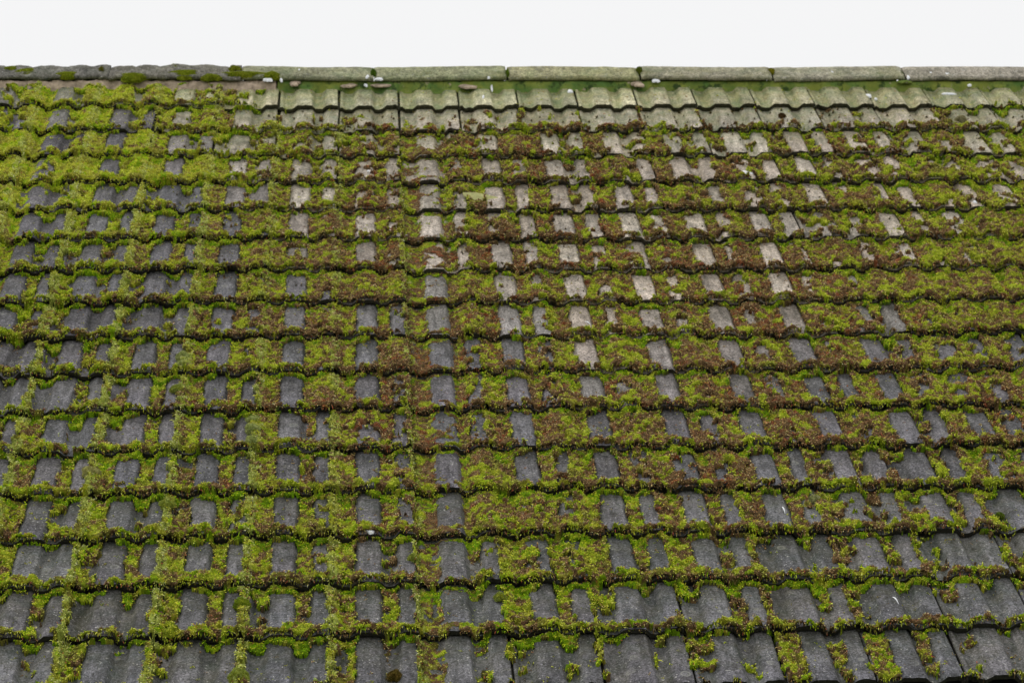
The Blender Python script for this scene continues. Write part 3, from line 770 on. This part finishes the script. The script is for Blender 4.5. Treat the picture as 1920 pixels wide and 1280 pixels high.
# ------------------------------------------------------------------ lumps of mortar, slate piece, bird droppings, straws
def lump_mesh(name, a, b, h, mt, seed, flat=False):
    r = np.random.default_rng(seed); nr, na = 7, 22
    vs = [(0, 0, h)]
    for i in range(1, nr+1):
        t = i/nr
        for j in range(na):
            an = 2*math.pi*j/na
            k = 1+.28*math.sin(an*2+seed*1.3)+.16*math.sin(an*3+seed*2.1)+.12*math.sin(an*7+seed)+(.22*r.random())
            rr = (t if flat else math.sin(t*math.pi/2))*k; zz = h*(1-t**3 if flat else math.cos(t*math.pi/2)) - (.004 if i == nr else 0)
            vs.append((a*rr*math.cos(an), b*rr*math.sin(an), zz*(1+.3*(r.random()-.5))))
    tr = [(0, 1+j, 1+(j+1) % na) for j in range(na)]; qd = []
    for i in range(nr-1):
        for j in range(na):
            p = 1+i*na; qd.append((p+j, p+na+j, p+na+(j+1) % na, p+(j+1) % na))
    return mesh_np(name, np.array(vs), tris=np.array(tr), quads=np.array(qd), mats=(mt,), smooth=False if not flat else True)
LUMP = [(655, 160, 36, 22, 16, 'flat pinkish mortar lump below the first smooth ridge cap'), (714, 160, 40, 22, 14, 'mortar lump with a white dropping on it below the mossy joint'),
        (876, 161, 40, 24, 16, 'pinkish mortar lump in the pan left of the white streak'), (1195, 157, 38, 26, 20, 'rounded tan mortar lump under the tall ridge tuft'),
        (553, 156, 30, 26, 20, 'broken mortar lump beside the big white dropping'), (601, 157, 38, 20, 14, 'thin buff mortar lump resting in a pan at left centre'),
        (1697, 153, 30, 20, 16, 'grey green mortar lump under the thin ridge joint at right'), (1765, 161, 26, 14, 9, 'small buff mortar lump on the top course at right'),
        (1010, 161, 26, 14, 12, 'small mortar plug under the notched ridge cap near centre'), (1100, 161, 24, 14, 12, 'small mortar plug in the pan left of the tan lump'),
        (375, 158, 30, 22, 18, 'pale mortar lump in moss under the left ridge'), (330, 155, 30, 22, 18, 'whitish mortar lump beside the mossy knobbly cap')]
for i, (px, py, a, b, h, lab) in enumerate(LUMP):
    u, v, n_ = rplace(px, py+2)
    if px < 400 or px in (1010, 1100, 1765, 601): continue
    me = lump_mesh('mortar_lump', a/1000*.92, b/1000*.9, h/1000*.45, M_MORTAR if i not in (6,) else M_MORTARG, i+5)
    tag(on_roof('mortar_lump', me, u, v, n_+.002), lab, 'mortar lump')
DROP = [(501, 148, 20, 34, 'largest white bird dropping, splashed under the ridge at left'), (527, 150, 9, 20, 'bluish white dropping just right of the largest one'),
        (561, 133, 8, 10, 'small white dropping high on the first smooth ridge cap'), (689, 145, 8, 16, 'upright white dropping beside the first mossy ridge joint'),
        (711, 156, 16, 14, 'bright white dropping lying on a mortar lump'), (686, 161, 8, 12, 'small cream dropping on a roll under the ridge'),
        (916, 147, 8, 10, 'round white dropping at the gap under the olive ridge cap'), (922, 164, 6, 34, 'long thin cream streak running down the top course'),
        (906, 183, 5, 18, 'short white streak at the lower edge of the top course'), (1229, 152, 15, 22, 'white dropping splashed on green mortar right of the tall tuft'),
        (1560, 137, 7, 10, 'round white spot on the ridge cap at right'), (1629, 180, 15, 12, 'bright white dropping on the edge of the top course at right'),
        (1642, 186, 9, 9, 'little white drop beside the bright one at the tile joint'), (1818, 161, 9, 12, 'round white dropping on a roll near the right border'),
        (1780, 177, 26, 10, 'pale crusty white patch above the brown tuft at right'), (1399, 325, 30, 14, 'large dull white dropping on the fourth course right of centre'),
        (1828, 380, 10, 9, 'bright white dot on the fifth course near the right border'), (273, 136, 22, 12, 'chalky white patch on the knobbly ridge cap at left'),
        (1703, 146, 6, 20, 'thin cream streak from the rightmost ridge joint'), (692, 322, 7, 9, 'white speck on the speckled roll of the fourth course'),
        (694, 997, 14, 9, 'white fleck at the lower edge of a bare roll, fourteenth course'), (1069, 172, 15, 12, 'milky white stain on a narrow roll of the top course'),
        (1745, 138, 12, 12, 'small white lichen rosette on the last ridge cap'), (1775, 140, 18, 16, 'cluster of white lichen rosettes on the last ridge cap'),
        (1877, 137, 18, 10, 'faint pale green lichen rosette at the end of the ridge')]
for i, (px, py, a, b, lab) in enumerate(DROP):
    u, v, n_ = rplace(px, py)
    me = lump_mesh('bird_dropping', a/1000, b/1000*1.25, .005, M_DROP, i+31, flat=True)
    n_ += .003
    if i == 4: n_ += .014
    name = 'lichen_rosette' if 'lichen' in lab else 'bird_dropping'
    o = on_roof(name, me, u, v, n_); tag(o, lab, 'lichen' if 'lichen' in lab else 'bird dropping')
u, v = unproj(905, 366, .03)
sp_v = np.array([(-.085, -.012, .010), (-.03, -.030, .004), (.060, -.036, 0), (.088, -.010, 0), (.070, .030, .002), (-.04, .040, .006), (-.095, .016, .012)])
me = bpy.data.meshes.new('slate_fragment'); k = len(sp_v)
allv = np.concatenate([sp_v+np.array([0, 0, .009]), sp_v])
me.from_pydata(allv.tolist(), [], [tuple(range(k)), tuple(range(2*k-1, k-1, -1))]+[(i, k+i, k+(i+1) % k, (i+1) % k) for i in range(k)]); me.materials.append(M_SLATE)
tag(on_roof('slate_fragment', me, u, v, surf(u, v)+.012, (.12, .10, -.1)), 'thin green and cream broken slate fragment lying on mossy tiles, fifth course', 'slate fragment')
def straw(pts, rad, lab, colr=M_DROP, name='straw'):
    vs, qs = [], []
    for i, p in enumerate(pts):
        for j in range(6):
            a = j*math.pi/3; f = 1-abs(i/(len(pts)-1)-.45)*1.3
            vs.append((p[0]+rad*f*math.cos(a), p[1]+rad*.6*f*math.sin(a), p[2]+rad*.6*f*math.sin(a+.5)))
    for i in range(len(pts)-1):
        for j in range(6): qs.append((i*6+j, i*6+(j+1) % 6, (i+1)*6+(j+1) % 6, (i+1)*6+j))
    me = mesh_np(name, np.array(vs), quads=np.array(qs), mats=(colr,))
    return me
for (x0, y0, x1, y1, lab) in ((1674, 1117, 1685, 1130, 'small curved white feather on a bare roll at lower right'), (1097, 600, 1108, 607, 'white straw beside a beige roll in the ninth course'),
                              (1467, 948, 1472, 960, 'short white feather shaft on a dark roll in the fourteenth course')):
    (ua, va), (ub, vb) = unproj(x0, y0, .026), unproj(x1, y1, .026)
    n0 = max(surf(ua, va), surf(ub, vb))+.010
    pts = [((ub-ua)*t, (vb-va)*t, .006*math.sin(t*3.1)) for t in np.linspace(0, 1, 7)]
    me = straw(pts, .0028, lab, name='feather' if 'feather' in lab else 'straw')
    tag(on_roof('feather' if 'feather' in lab else 'straw', me, ua, va, n0), lab, 'feather' if 'feather' in lab else 'straw')
